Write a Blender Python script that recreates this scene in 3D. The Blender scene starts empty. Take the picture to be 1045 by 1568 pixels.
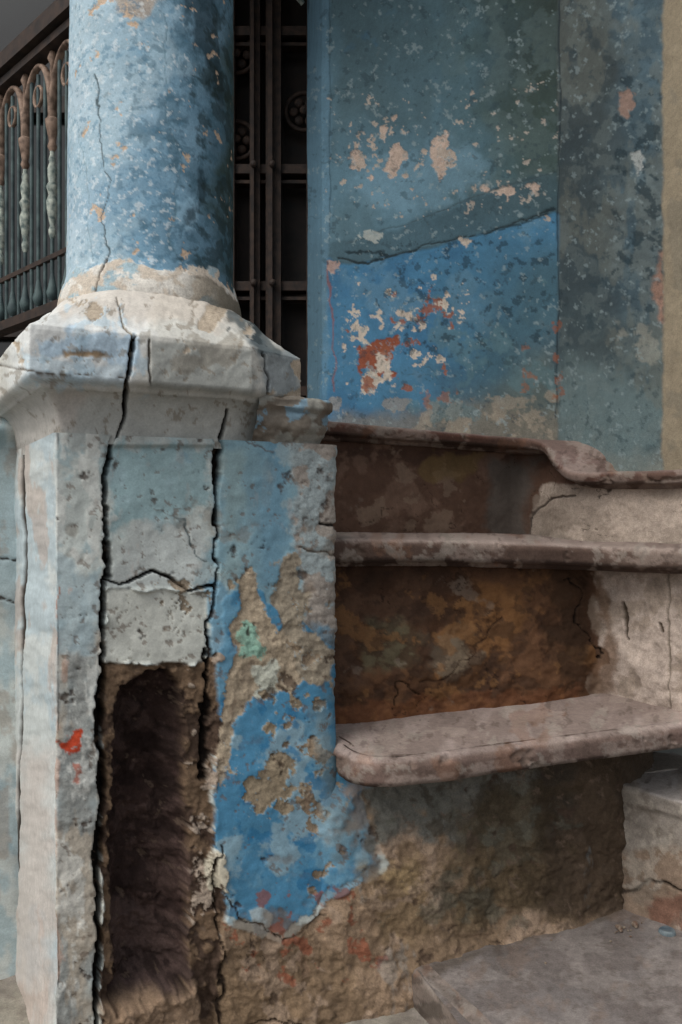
import bpy, math, numpy as np, bmesh
from mathutils import Vector
F=1290.;CX=522.5;CY=784.;EYE=.75
# ---------------------------------------------------------------- helpers
def lin(h):
    h=h.lstrip('#');c=np.array([int(h[i:i+2],16)/255 for i in (0,2,4)])
    return np.where(c<=.04045,c/12.92,((c+.055)/1.055)**2.4)
def sst(e0,e1,x):
    t=np.clip((x-e0)/(e1-e0),0,1);return t*t*(3-2*t)
def vn(x,y,s):
    xi=np.floor(x);yi=np.floor(y);fx=x-xi;fy=y-yi
    fx=fx*fx*fx*(fx*(fx*6-15)+10);fy=fy*fy*fy*(fy*(fy*6-15)+10)
    def h(i,j):
        v=np.sin(i*127.1+j*311.7+s*74.7)*43758.5453
        return v-np.floor(v)
    return (h(xi,yi)*(1-fx)+h(xi+1,yi)*fx)*(1-fy)+(h(xi,yi+1)*(1-fx)+h(xi+1,yi+1)*fx)*fy
def fbm(a,b,sc,o=4,s=1,st=1.):
    x=a/sc;y=b/(sc*st);r=0;am=.5;t=0
    if st==1.: x,y=x*.8+y*.6,y*.8-x*.6
    for k in range(o):
        r=r+am*vn(x*(2.03**k)+k*17.3,y*(2.03**k)+k*9.1,s+k*3.1);t+=am;am*=.58
    return np.clip((r/t-.5)*1.75+.5,0,1)
def seg(a,b,pts,closed=False):
    d=np.full(a.shape,1e9);n=len(pts)
    for i in range(n if closed else n-1):
        x0,y0=pts[i];x1,y1=pts[(i+1)%n];dx=x1-x0;dy=y1-y0
        t=np.clip(((a-x0)*dx+(b-y0)*dy)/(dx*dx+dy*dy+1e-9),0,1)
        d=np.minimum(d,np.hypot(a-x0-t*dx,b-y0-t*dy))
    return d
def sdf(a,b,pts):
    d=seg(a,b,pts,True);ins=np.zeros(a.shape,bool);n=len(pts)
    for i in range(n):
        x0,y0=pts[i];x1,y1=pts[(i+1)%n]
        if y0==y1: continue
        ins^=((y0>b)!=(y1>b))&(a<(x1-x0)*(b-y0)/(y1-y0)+x0)
    return np.where(ins,d,-d)
class Paint:
    """colour + relief layers laid on a surface, in image pixel coordinates (approximated round the column)"""
    def __init__(s,a,b,base):
        s.a=a;s.b=b;s.c=np.ones(a.shape+(3,))*lin(base);s.h=np.zeros(a.shape);s.al=np.ones(a.shape);s.k=1
    def mix(s,m,c,dh=0,al=None):
        s.c=s.c*(1-m[...,None])+lin(c)*m[...,None];s.h=s.h+m*dh
        if al is not None: s.al=s.al*(1-m)+al*m
        return s
    def poly(s,pts,c,dh=0,rough=8,sc=30,soft=2,op=1,al=None,oc=6):
        s.k+=1;d=sdf(s.a,s.b,pts)+(fbm(s.a,s.b,sc,oc,s.k*1.7)-.5)*2*rough
        return s.mix(sst(-soft,soft,d)*op,c,dh,al)
    def chips(s,thr,sc,c,dh=0,reg=None,st=1.,soft=.02,op=1,al=None,oc=6,rim=None,fade=60):
        s.k+=1;f=fbm(s.a,s.b,sc,oc,s.k*2.3,st)
        if thr>=.6: thr=thr+.055
        if reg is not None: f=f-(1-sst(-fade,fade*.4,sdf(s.a,s.b,reg)))*.45
        if rim: s.mix((sst(thr-.035,thr-.015,f)-sst(thr-.01,thr+.01,f)).clip(0,1)*.5,rim,.0004)
        return s.mix(sst(thr-soft,thr+soft,f)*op,c,dh,al)
    def crack(s,pts,w,dep,c='#1c1613',jit=5,sc=22,op=1):
        s.k+=1;ja=(fbm(s.a,s.b,sc,3,s.k*1.3)-.5)*2*jit;jb=(fbm(s.a,s.b,sc,3,s.k*1.9+7)-.5)*2*jit
        d=seg(s.a+ja,s.b+jb,pts);ww=w*(.35+1.1*fbm(s.a,s.b,60,2,s.k+50))
        return s.mix((1-sst(ww*.5,ww+.8,d))*op,c,-dep,.2)
    def hair(s,sc,eps,c,dep=.0006,reg=None,op=.8,oc=4):
        s.k+=1;f=np.abs(fbm(s.a,s.b,sc,oc,s.k*3.1)-.5)
        g=sst(.55,.66,fbm(s.a,s.b,sc*1.3,3,s.k*5.7))
        if reg is not None: g=g*sst(-30,20,sdf(s.a,s.b,reg))
        return s.mix((1-sst(eps*.4,eps,f))*g*op,c,-dep)
    def var(s,sc,amt,o=5,st=1.):
        s.k+=1;f=(fbm(s.a,s.b,sc,o,s.k*1.1+31,st)-.5)*2*amt
        s.c=s.c*(1+f)[...,None];return s
    def rough(s,sc,amt,o=4):
        s.k+=1;s.h=s.h+(fbm(s.a,s.b,sc,o,s.k+11)-.5)*amt;return s
    def raw(s,sc,amt):   # relief only where bare
        s.k+=1;s.h=s.h+(fbm(s.a,s.b,sc,4,s.k+13)-.5)*amt*(1-s.al);return s
    def gain(s,g,sat=1.):
        l=s.c.mean(-1,keepdims=True);s.c=(l+(s.c-l)*sat)*g;return s
def image_px(P):  # projects points through the camera into image pixel coordinates
    return CX+F*P[...,0]/P[...,1], CY-F*(P[...,2]-EYE)/P[...,1]
def norms(P):
    di=np.gradient(P,axis=0);dj=np.gradient(P,axis=1)
    n=-np.cross(di,dj);l=np.linalg.norm(n,axis=-1,keepdims=True);return n/np.maximum(l,1e-12)
def link(o,par=None):
    bpy.context.scene.collection.objects.link(o)
    if par: o.parent=par
    return o
def empty(n):
    e=bpy.data.objects.new(n,None);return link(e)
def gobj(name,P,pt,mat,par=None,N=None,closed=False):
    if pt is not None:
        if N is None: N=norms(P)
        P=P+N*pt.h[...,None]
    n,m=P.shape[:2];me=bpy.data.meshes.new(name)
    idx=np.arange(n*m).reshape(n,m)
    if closed: idx=np.vstack([idx,idx[:1]])
    q=np.stack([idx[:-1,:-1],idx[:-1,1:],idx[1:,1:],idx[1:,:-1]],-1).reshape(-1,4).astype(np.int32)
    me.vertices.add(n*m);me.vertices.foreach_set('co',P.reshape(-1).astype(np.float32))
    me.loops.add(q.size);me.loops.foreach_set('vertex_index',q.reshape(-1))
    me.polygons.add(len(q));me.polygons.foreach_set('loop_start',np.arange(0,q.size,4,dtype=np.int32))
    me.polygons.foreach_set('loop_total',np.full(len(q),4,np.int32))
    me.polygons.foreach_set('use_smooth',np.ones(len(q),bool))
    me.update(calc_edges=True);me.validate()
    if pt is not None:
        ca=me.color_attributes.new('Col','FLOAT_COLOR','POINT')
        c=np.concatenate([np.clip(pt.c,0,1),np.clip(pt.al,0,1)[...,None]],-1)
        ca.data.foreach_set('color',c.reshape(-1).astype(np.float32))
    me.materials.append(mat);o=bpy.data.objects.new(name,me);return link(o,par)
def path(pts,step,smooth=True):
    p=np.array(pts,float)
    if p.shape[1]==2: p=np.c_[p,np.zeros(len(p))]
    if smooth:
        q=np.vstack([2*p[0]-p[1],p,2*p[-1]-p[-2]]);out=[]
        for i in range(1,len(q)-2):
            t=np.linspace(0,1,40,endpoint=False)[:,None];a,b,c,d=q[i-1:i+3]
            out.append(.5*((2*b)+(c-a)*t+(2*a-5*b+4*c-d)*t**2+(3*b-a-3*c+d)*t**3))
        p=np.vstack(out+[p[-1:]])
    L=np.r_[0,np.cumsum(np.linalg.norm(np.diff(p,axis=0),axis=1))];n=max(3,int(L[-1]/step))
    s=np.linspace(0,L[-1],n);return np.stack([np.interp(s,L,p[:,k]) for k in range(3)],1)
def nrm2(p,k=1):
    t=np.gradient(p[:,:2],axis=0);t/=np.linalg.norm(t,axis=1,keepdims=True)+1e-12
    return np.stack([t[:,1],-t[:,0],0*t[:,0]],1)
def sweep(p,prof,step=None):
    pr=np.array(prof,float)
    if step:
        L=np.r_[0,np.cumsum(np.linalg.norm(np.diff(pr,axis=0),axis=1))];n=max(3,int(L[-1]/step));s=np.linspace(0,L[-1],n)
        pr=np.stack([np.interp(s,L,pr[:,0]),np.interp(s,L,pr[:,1])],1)
    N=nrm2(p);P=p[:,None,:]+N[:,None,:]*pr[None,:,0:1]
    P=P.copy();P[...,2]+=pr[None,:,1]+EYE;return P
def quad(p00,p10,p11,p01,z,n,m):
    s=np.linspace(0,1,n)[:,None,None];t=np.linspace(0,1,m)[None,:,None]
    A,B,C,D=[np.array(p,float) for p in (p00,p10,p11,p01)]
    xy=A*(1-s)*(1-t)+B*s*(1-t)+C*s*t+D*(1-s)*t
    return np.concatenate([xy,np.full((n,m,1),z+EYE)],-1)
# ---------------------------------------------------------------- materials
def mat_attr(name,r0=.8,r1=.97,bump=.5,sc=1.,spec=.16):
    m=bpy.data.materials.new(name);m.use_nodes=True;nt=m.node_tree;N=nt.nodes;L=nt.links
    bs=N['Principled BSDF'];tc=N.new('ShaderNodeTexCoord')
    at=N.new('ShaderNodeAttribute');at.attribute_name='Col'
    def noise(s,d,r):
        n=N.new('ShaderNodeTexNoise');n.inputs['Scale'].default_value=s*sc;n.inputs['Detail'].default_value=d;n.inputs['Roughness'].default_value=r
        L.new(tc.outputs['Object'],n.inputs['Vector']);return n
    n1=noise(120,8,.7);n2=noise(560,5,.7);n3=noise(22,6,.6);n4=noise(480,4,.6)
    def mr(src,lo,hi,a=.3,b=.7):
        r=N.new('ShaderNodeMapRange');r.inputs[1].default_value=a;r.inputs[2].default_value=b;r.inputs[3].default_value=lo;r.inputs[4].default_value=hi
        L.new(src.outputs[0],r.inputs[0]);return r
    def math_(op,x,y):
        n=N.new('ShaderNodeMath');n.operation=op
        for i,q in enumerate((x,y)):
            if isinstance(q,(int,float)): n.inputs[i].default_value=q
            else: L.new(q,n.inputs[i])
        return n.outputs[0]
    r=mr(n1,.83,1.17);rb=mr(n2,.80,1.20);rc=mr(n3,.92,1.08);pits=mr(n4,1.,.72,.64,.74)
    f=math_('MULTIPLY',math_('MULTIPLY',r.outputs[0],rb.outputs[0]),pits.outputs[0])
    amt=math_('SUBTRACT',1.3,math_('MULTIPLY',at.outputs['Alpha'],.65))
    f=math_('ADD',1.,math_('MULTIPLY',math_('SUBTRACT',f,1.),amt))
    f=math_('MULTIPLY',f,rc.outputs[0])
    vm=N.new('ShaderNodeVectorMath');vm.operation='SCALE';L.new(at.outputs['Color'],vm.inputs[0]);L.new(f,vm.inputs['Scale'])
    L.new(vm.outputs[0],bs.inputs['Base Color'])
    rr=N.new('ShaderNodeMapRange');rr.inputs[3].default_value=r1;rr.inputs[4].default_value=r0
    L.new(at.outputs['Alpha'],rr.inputs[0]);L.new(rr.outputs[0],bs.inputs['Roughness'])
    bs.inputs['Specular IOR Level'].default_value=spec
    ad=math_('ADD',math_('ADD',n1.outputs[0],math_('MULTIPLY',n2.outputs[0],.45)),math_('MULTIPLY',pits.outputs[0],.35))
    st=N.new('ShaderNodeMapRange');st.inputs[3].default_value=bump*1.7;st.inputs[4].default_value=bump*.5
    L.new(at.outputs['Alpha'],st.inputs[0])
    bp=N.new('ShaderNodeBump');bp.inputs['Distance'].default_value=.002
    L.new(st.outputs[0],bp.inputs['Strength']);L.new(ad,bp.inputs['Height']);L.new(bp.outputs[0],bs.inputs['Normal'])
    return m
def mat_simple(name,c1,c2,sc=40,rough=.7,metal=0,bump=.3):
    m=bpy.data.materials.new(name);m.use_nodes=True;nt=m.node_tree;N=nt.nodes;L=nt.links
    bs=N['Principled BSDF'];tc=N.new('ShaderNodeTexCoord');n=N.new('ShaderNodeTexNoise')
    n.inputs['Scale'].default_value=sc;n.inputs['Detail'].default_value=8;L.new(tc.outputs['Object'],n.inputs['Vector'])
    cr=N.new('ShaderNodeValToRGB');cr.color_ramp.elements[0].position=.35;cr.color_ramp.elements[1].position=.65
    cr.color_ramp.elements[0].color=(*lin(c1),1);cr.color_ramp.elements[1].color=(*lin(c2),1)
    L.new(n.outputs[0],cr.inputs[0]);L.new(cr.outputs[0],bs.inputs['Base Color'])
    bs.inputs['Roughness'].default_value=rough;bs.inputs['Metallic'].default_value=metal
    bp=N.new('ShaderNodeBump');bp.inputs['Strength'].default_value=bump;bp.inputs['Distance'].default_value=.003
    L.new(n.outputs[0],bp.inputs['Height']);L.new(bp.outputs[0],bs.inputs['Normal']);return m
M_pl=mat_attr('weathered_painted_plaster',bump=.5)
M_st=mat_attr('worn_stone',r0=.85,r1=.95,bump=.45)
M_iron=mat_simple('rusty_iron','#1c1410','#3a2a20',60,.75,.1)
M_ironb=mat_simple('old_teal_iron','#26363a','#4a5c5c',60,.7,.1)
M_brown=mat_simple('brown_cast_iron','#4f3d30','#8f7868',110,.75,0)
M_bal=mat_simple('pale_cast_iron','#4f5f5e','#a9afa4',150,.75,0)
M_glass=mat_simple('dark_window_glass','#0a0c0c','#151a1a',8,.15,0,0)
M_dark=mat_simple('dark_wood','#120d0a','#261b14',30,.7)
M_gr=mat_simple('street_asphalt','#55504c','#6e6862',12,.9)
M_house=mat_simple('house_plaster','#4f5856','#6f706a',5,.9)

# ---------------------------------------------------------------- plan geometry (metres, z relative to eye height)
def ped_paint(a,b):
    p=Paint(a,b,'#c3cbc7')
    p.var(90,.06)
    p.poly([(20,640),(90,640),(90,1600),(0,1600)],'#cdd1ce',soft=10,op=.8)
    p.poly([(100,600),(345,600),(340,700),(90,700)],'#a9b0ae',soft=24,op=.8)
    p.poly([(165,680),(332,680),(332,790),(290,780),(262,820),(200,790),(165,830)],'#8faeb4',soft=12,rough=20,op=.85)
    p.poly([(200,800),(320,800),(325,905),(170,895)],'#bfc6c4',soft=8,rough=16,op=.8)
    p.chips(.60,60,'#9fb8be',.0003,[(90,640),(335,640),(335,900),(90,960)],soft=.06,op=.6)
    p.poly([(335,640),(440,640),(470,760),(470,950),(335,960)],'#7d9fac',soft=14,rough=18,op=.95)
    p.poly([(400,650),(440,650),(440,900),(395,900)],'#6490a9',soft=18,rough=12,op=.6)
    p.poly([(340,680),(372,690),(368,860),(340,900)],'#8fa6a8',soft=12,rough=14,op=.7)
    p.poly([(434,660),(520,660),(522,900),(518,1040),(485,1030),(462,1000),(470,900),(455,800)],'#99928a',soft=7,rough=12,al=.4)
    p.chips(.60,40,'#98abb0',.0004,[(440,660),(520,660),(520,900),(450,900)],op=.7,soft=.04)
    # blue lower paint
    p.poly([(338,925),(370,900),(420,920),(470,960),(520,1000),(515,1150),(545,1200),(562,1280),(582,1318),(545,1348),(492,1368),(470,1400),(430,1432),(395,1418),(338,1400),(326,1250),(330,1100)],'#5089ab',.0012,rough=8,sc=26,soft=2)
    R=[(338,925),(520,960),(582,1318),(470,1400),(326,1400)]
    p.chips(.56,90,'#6f9db6',.0003,R,soft=.08,op=.8)
    p.chips(.60,70,'#90abb6',.0003,R,soft=.06,op=.75)
    p.chips(.64,44,'#31749f',0,R,soft=.05,op=.7)
    p.poly([(480,960),(522,970),(516,1150),(545,1200),(560,1290),(530,1340),(510,1250),(495,1150)],'#46768f',rough=10,soft=10,op=.6)
    p.poly([(362,885),(384,872),(402,930),(428,965),(450,950),(470,1035),(440,1068),(405,1062),(372,1085),(350,1135),(333,1200),(338,1100),(352,1010)],'#b1a28c',-.001,rough=12,sc=24,soft=1.5,al=.15)
    p.poly([(360,945),(392,950),(405,1000),(372,1012)],'#93baa8',.0005,rough=10,sc=16,soft=1.5)
    p.poly([(388,1020),(424,1010),(428,1060),(396,1070)],'#c3c6b8',.0004,rough=6,sc=14)
    p.poly([(425,870),(455,850),(470,960),(520,990),(518,1060),(470,1050),(430,960)],'#9a907f',-.0006,rough=14,soft=3,al=.2)
    p.chips(.62,40,'#9c8e78',-.001,[(330,1080),(420,1050),(520,1090),(520,1180),(420,1260),(330,1200)],al=.2,rim='#a8bcc2',fade=30)
    p.chips(.70,26,'#93836f',-.0009,[(440,900),(520,900),(540,1300),(480,1360),(430,1100)],al=.2,rim='#a8bcc2',fade=30)
    p.poly([(470,1080),(500,1075),(520,1200),(545,1240),(520,1330),(495,1250)],'#7d8f93',rough=14,soft=8,op=.5)
    p.poly([(378,1392),(400,1388),(418,1402),(412,1428),(392,1432)],'#a9bac0',.0006,rough=4,soft=1.5)
    # brown render below
    br=[(338,1412),(395,1432),(430,1446),(475,1408),(500,1380),(550,1360),(596,1325),(570,1265),(560,1220),(640,1120),(1150,1100),(1150,1640),(300,1640)]
    p.poly(br,'#98826c',-.0008,rough=7,sc=28,soft=2,al=.05)
    p.poly([(335,1470),(520,1450),(600,1640),(320,1640)],'#87725b',rough=16,soft=16,al=.05)
    p.poly([(560,1330),(680,1310),(660,1420),(600,1440)],'#9c8762',rough=20,soft=16,op=.7)
    p.chips(.54,90,'#7a6753',-.0015,br,soft=.1,op=.7)
    p.chips(.62,50,'#a89380',.0008,br,soft=.06,op=.6)
    p.chips(.68,26,'#93543e',0,[(340,1360),(600,1340),(600,1500),(360,1520)],soft=.04,op=.7,fade=30)
    p.hair(90,.008,'#4f4136',.001,br)
    p.poly([(545,1190),(600,1100),(880,1100),(860,1270),(800,1330),(700,1300),(640,1260),(575,1290)],'#686a65',rough=22,soft=14,op=.9)
    p.poly([(700,1250),(760,1210),(860,1200),(870,1400),(760,1400),(690,1440)],'#5a4e3a',rough=26,soft=26,op=.75)
    p.poly([(820,1080),(1150,1080),(1150,1420),(830,1410)],'#3d3329',rough=16,soft=24,op=.85)  # shade of the recess beside the side block, painted dark
    p.chips(.60,44,'#63645a',0,[(560,1190),(880,1190),(860,1430),(620,1450)],soft=.08,op=.5)
    p.chips(.60,34,'#42382a',0,[(600,1150),(880,1150),(860,1430),(680,1450)],soft=.06,op=.55)
    # beige lower-left frame
    p.poly([(92,1000),(152,980),(150,1600),(55,1600),(80,1200)],'#ada08f',rough=20,soft=20,op=.8,al=.4)
    p.poly([(30,1200),(80,1150),(60,1600),(10,1600)],'#c4b6ad',rough=14,soft=14,op=.6)
    p.chips(.56,50,'#8e9da2',0,[(90,900),(150,900),(140,1600),(60,1600)],soft=.08,st=3,op=.55)
    p.chips(.64,30,'#dadcd6',.0004,[(20,650),(160,650),(150,1600),(0,1600)],soft=.04,st=2.,op=.6)
    p.poly([(88,860),(150,880),(148,990),(92,1000)],'#abc2ca',rough=16,soft=8,op=.6)
    p.chips(.58,26,'#c9a08a',0,[(70,900),(110,900),(90,1500),(50,1500)],soft=.08,st=3,op=.5,fade=16)
    p.poly([(84,1128),(100,1138),(112,1124),(124,1120),(122,1140),(104,1150),(90,1148)],'#bd4a30',rough=9,sc=14,soft=2)
    p.poly([(110,1168),(120,1172),(122,1198),(114,1196)],'#b5522f',rough=5,sc=10,soft=2,op=.7)
    p.crack([(90,900),(84,960),(80,1050),(82,1200),(74,1330)],1.2,.0002,'#b5683f',4,op=.7)
    p.hair(140,.004,'#7f7a72',.0006,[(90,600),(500,600),(500,900),(90,900)],op=.6)
    # big open joints
    JL=[(196,580),(190,630),(172,680),(163,735),(160,800),(166,880),(160,900),(157,940),(160,1012),(153,1100),(158,1200),(152,1300),(150,1420),(150,1600)]
    JR=[(346,640),(336,665),(333,740),(334,800)]
    JR2=[(334,790),(333,890),(322,930),(320,1010),(320,1090),(313,1180)]
    p.h=p.h-.004*sst(0,6,sdf(a,b,[(160,680),(336,680),(336,905),(160,905)]))
    p.poly([(166,905),(318,905),(322,1010),(300,1022),(166,1018)],'#cacdc5',-.005,rough=5,soft=2)
    p.hair(46,.014,'#8f897c',.0012,[(166,905),(318,905),(322,1020),(166,1020)])
    p.crack([(164,890),(185,898),(215,886),(238,874),(262,884),(290,905),(332,898)],3,.008,'#2a2420',2)
    p.chips(.6,24,'#9f9280',-.002,[(230,890),(330,895),(320,940),(250,925)],al=.2,fade=16)
    p.crack([(240,780),(285,800),(300,850),(320,860)],1.2,.001,'#7f8a8a',4)
    # niche: brown interior, its colours darkened further to paint in shade
    ni=[(176,1085),(186,1050),(225,1030),(262,1030),(282,1052),(288,1110),(284,1200),(296,1330),(290,1440),(290,1516),(240,1524),(176,1560),(172,1300)]
    brk=[(158,1018),(300,1018),(332,1000),(336,1100),(326,1200),(330,1330),(346,1400),(330,1500),(330,1640),(160,1640)]
    p.poly(brk,'#75614e',-.006,rough=4,sc=26,soft=2,al=.05)
    p.chips(.52,36,'#4f4036',-.002,brk,soft=.08,al=.05,fade=10)
    p.chips(.62,24,'#a8998a',.002,[(290,1020),(336,1000),(336,1420),(300,1420)],soft=.04,fade=14)
    p.poly([(318,1300),(342,1305),(350,1370),(322,1366)],'#cfc8b4',.003,rough=7,sc=14,soft=2)
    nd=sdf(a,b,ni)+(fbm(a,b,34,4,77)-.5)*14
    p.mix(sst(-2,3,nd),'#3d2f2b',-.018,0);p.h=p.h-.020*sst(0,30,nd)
    inn=sst(14,34,nd)
    p.h=p.h+((fbm(a,b,70,5,91)-.5)*.014+(fbm(a,b,22,4,93)-.5)*.003)*inn
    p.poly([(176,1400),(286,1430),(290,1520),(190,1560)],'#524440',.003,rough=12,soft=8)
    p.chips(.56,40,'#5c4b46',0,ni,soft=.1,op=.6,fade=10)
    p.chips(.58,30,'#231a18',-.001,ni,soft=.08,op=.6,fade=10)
    p.poly([(160,1545),(300,1512),(310,1640),(160,1640)],'#8a7561',.014,rough=8,soft=6,al=.05)
    p.crack(JL,6,.016,'#1a1512',4)
    p.crack(JR,5.5,.014,'#1a1512',3)
    p.crack(JR2,2.4,.007,'#241c18',4)
    p.crack([(318,1000),(320,1100),(312,1200)],6,.008,'#1f1915',6,18)
    p.crack([(338,1300),(330,1400),(345,1460),(335,1600)],2.4,.005,'#3a2f27',6)
    p.crack([(338,1350),(360,1400),(440,1440),(500,1400)],1.1,.0012,'#5a4c40',5)
    p.crack([(345,1590),(420,1560),(500,1590)],1.6,.003,'#4a3c30',8,30)
    p.crack([(490,800),(516,805)],2,.003,'#2a2420',3)
    p.crack([(455,840),(515,852)],1.1,.0015,'#6a6258',4)
    p.crack([(348,640),(380,680),(420,690)],1.2,.001,'#6a7276',4)
    p.chips(.82,14,'#6f5f52',-.0006,None,soft=.02,op=.6)
    p.var(14,.05).var(40,.06,st=2).rough(80,.003).rough(16,.0004).raw(30,.005).raw(10,.0022)
    return p.gain(.90)
pedestal=empty('column_pedestal')
L0=np.array([-.362,.935]);A=np.array([-.243,.719]);B=np.array([-.026,.8404])
rnd=[(-.026,.8404),(-.017,.8462),(-.010,.8525),(-.0065,.859),(-.0075,.867),(-.011,.875)]
p1=path([L0,A],.0035,False);p2=path([A,B],.00125,False);p3=path(rnd,.0013);p4=path([rnd[-1],(-.30,1.39)],.009,False)
pp=np.vstack([p1[:-1],p2[:-1],p3[:-1],p4])
zz=np.arange(.068,-.66,-.0013);P=sweep(pp,np.stack([0*zz,zz],1))
a,b=image_px(P);pt=ped_paint(a,b)
N=np.repeat(nrm2(pp)[:,None,:],P.shape[1],1)
k=np.ones(len(pp));k[:len(p1)-1]=.0;k[len(p1)+len(p2)+len(p3)-8:]=.0
side=Paint(a,b,'#c6ccca').var(60,.06).chips(.56,60,'#aebfc6',.0002,soft=.08,st=2,op=.7).chips(.60,30,'#b8a699',-.0003,st=4,soft=.06,al=.3,op=.6).poly([(30,1150),(80,1150),(80,1640),(0,1640)],'#bfb0a6',rough=14,soft=20,op=.6).rough(60,.003).rough(14,.0006)
side.crack([(34,640),(36,760),(38,880),(33,1050),(28,1250),(22,1420)],3,.003,'#3a332d',2,40).gain(.92)
m=k[:,None]*np.ones_like(a)
pt.h=pt.h*m+side.h*(1-m)
ls=(np.arange(len(pp))>len(p1)+len(p2))[:,None]*np.ones_like(a)
mm=m+(1-m)*ls;pt.c=pt.c*mm[...,None]+side.c*(1-mm[...,None])
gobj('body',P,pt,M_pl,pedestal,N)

# ---- cap: loft of plan rings
def ring(pts,cnts):
    out=[]
    for i,c in enumerate(cnts):
        q0=np.array(pts[i]);q1=np.array(pts[(i+1)%len(pts)]);t=np.arange(c)[:,None]/c
        out.append(q0+(q1-q0)*t)
    return np.vstack(out)
cn=[150,190,70,60,60]
C=np.array([(-.385,.92),(-.252,.681),(-.083,.775),(-.040,.838),(-.125,1.02)])
Bd=np.array([(-.362,.935),(-.2425,.7235),(-.104,.802),(-.058,.850),(-.13,1.0)])
cen=np.array([-.203,.888])
rC=ring(C,cn);rB=ring(Bd,cn)
def softc(r,w=4):
    k=np.ones(2*w+1)/(2*w+1);o=r.copy()
    for c in range(2):
        e=np.r_[r[-w:,c],r[:,c],r[:w,c]];o[:,c]=np.convolve(e,k,'valid')
    return o
rC=softc(rC,1);rB=softc(rB,5)
d=rC-cen;ang=np.arctan2(d[:,1],d[:,0]);cir=cen+.088*np.stack([np.cos(ang),np.sin(ang)],1)
rows=[];zs=[]
def add(r,z): rows.append(r);zs.append(z)
add(cen+(cir-cen)*.9,.226)
for t in np.linspace(0,1,5): add(cir,.225-.012*t)
for t in np.linspace(.04,1,44):
    r=cir+(rC-cir)*t
    add(r,.213-.0605*(t**.92)+.003*math.exp(-((t-.40)/.10)**2))
out=lambda r,dd:r+(r-cen)/np.linalg.norm(r-cen,axis=1,keepdims=True)*dd
for z in np.linspace(.1515,.150,2): add(out(rC,.0005),z)
for z in np.linspace(.149,.113,26): add(out(rC,.001),z)
add(out(rC,-.0005),.1105);add(out(rC,-.004),.109)
add(rC+(rB-rC)*.25,.108);add(rC+(rB-rC)*.33,.106)
for t in np.linspace(0,1,28):
    th=t*math.pi/2;add(rC+(rB-rC)*(.35+.65*math.sin(th)),.104-.044*(1-math.cos(th)))
P=np.stack([np.concatenate([r,np.full((len(r),1),z+EYE)],1) for r,z in zip(rows,zs)],1)
a,b=image_px(P)
c=Paint(a,b,'#c6c6bf')
c.poly([(20,430),(230,430),(230,520),(200,590),(20,600)],'#d3d6d4',rough=10,soft=10)
c.poly([(90,420),(350,430),(360,500),(100,490)],'#c9c0b4',rough=14,soft=12,op=.7)
c.poly([(60,520),(120,508),(205,510),(212,548),(190,560),(100,546),(62,536)],'#a3c2d8',.0002,rough=14,sc=24,soft=6,op=.7)
c.poly([(40,545),(190,562),(190,590),(40,580)],'#c3d4dc',rough=8,soft=4,op=.8)
c.chips(.62,34,'#a9c6d6',.0003,[(60,440),(240,440),(240,590),(60,590)],soft=.05,op=.5)
c.poly([(232,522),(388,532),(388,604),(232,594)],'#9b9f9b',rough=5,soft=6,op=.85)
c.chips(.60,40,'#8c867a',-.0003,[(230,520),(460,520),(460,600),(230,600)],soft=.06,op=.6)
c.poly([(350,475),(400,520),(465,540),(465,618),(400,606),(400,540)],'#7d898f',rough=12,soft=10,op=.8)
c.poly([(350,478),(385,484),(425,538),(400,532),(365,505)],'#4a565a',rough=10,soft=4,op=.8)
c.chips(.58,34,'#2f3a3e',-.0004,[(345,465),(390,480),(420,535),(350,505)],soft=.04,op=.75,fade=12)
c.chips(.76,60,'#b5a896',-.0008,None,al=.2,rim='#d6d7d0')
c.poly([(98,538),(152,537),(168,545),(100,547)],'#9f8a70',-.001,rough=4,soft=2)
c.poly([(0,603),(520,611),(520,700),(0,700)],'#aeb1ad',rough=5,soft=8,op=.8)
c.poly([(0,600),(140,600),(90,690),(20,690)],'#bdb5ad',rough=8,soft=12,op=.6)
c.crack([(206,515),(198,560),(194,588),(190,640),(172,690)],3.2,.008,'#1a1512',2)
c.crack([(228,520),(230,588)],1.3,.002,'#5a544c',2)
c.crack([(348,630),(338,670)],4,.010,'#1a1512',2)
c.crack([(405,540),(412,604)],2.2,.005,'#241e19',3)
c.crack([(0,560),(60,570),(190,577)],1.1,.001,'#6a6258',2)
c.crack([(75,490),(90,455),(150,440)],1.2,.001,'#8a8274',5)
c.crack([(180,455),(190,500),(206,515)],1.1,.0015,'#8a8274',3)
c.hair(70,.007,'#857d70',.0006)
c.chips(.76,14,'#857b6c',-.0004,soft=.02,op=.6)
c.var(18,.05).var(60,.05).rough(60,.0025).rough(16,.0006).gain(.92)
gobj('capstone',P,c,M_pl,pedestal,None,True)
# corner cornice on the stair side
cp=path([(-.085,.807),(-.06,.8205),(-.034,.836),(-.024,.8465),(-.024,.860),(-.05,.915),(-.14,1.09)],.0016)
prof=[(-.06,.113),(-.01,.114),(.010,.112),(.0140,.109),(.0145,.101),(.009,.097),(.010,.092),(.009,.084),(.005,.076),(.001,.070),(-.002,.062),(-.006,.056)]
P=sweep(cp,prof,.0014);a,b=image_px(P)
c=Paint(a,b,'#7d766c').chips(.52,50,'#62594f',-.0008,soft=.08,op=.8).chips(.62,30,'#989a93',.0004,soft=.04,op=.7).chips(.70,24,'#7d98a8',.0004).var(16,.1).rough(40,.005).rough(10,.001).gain(.9)
gobj('corner_cornice',P,c,M_pl,pedestal)

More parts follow.
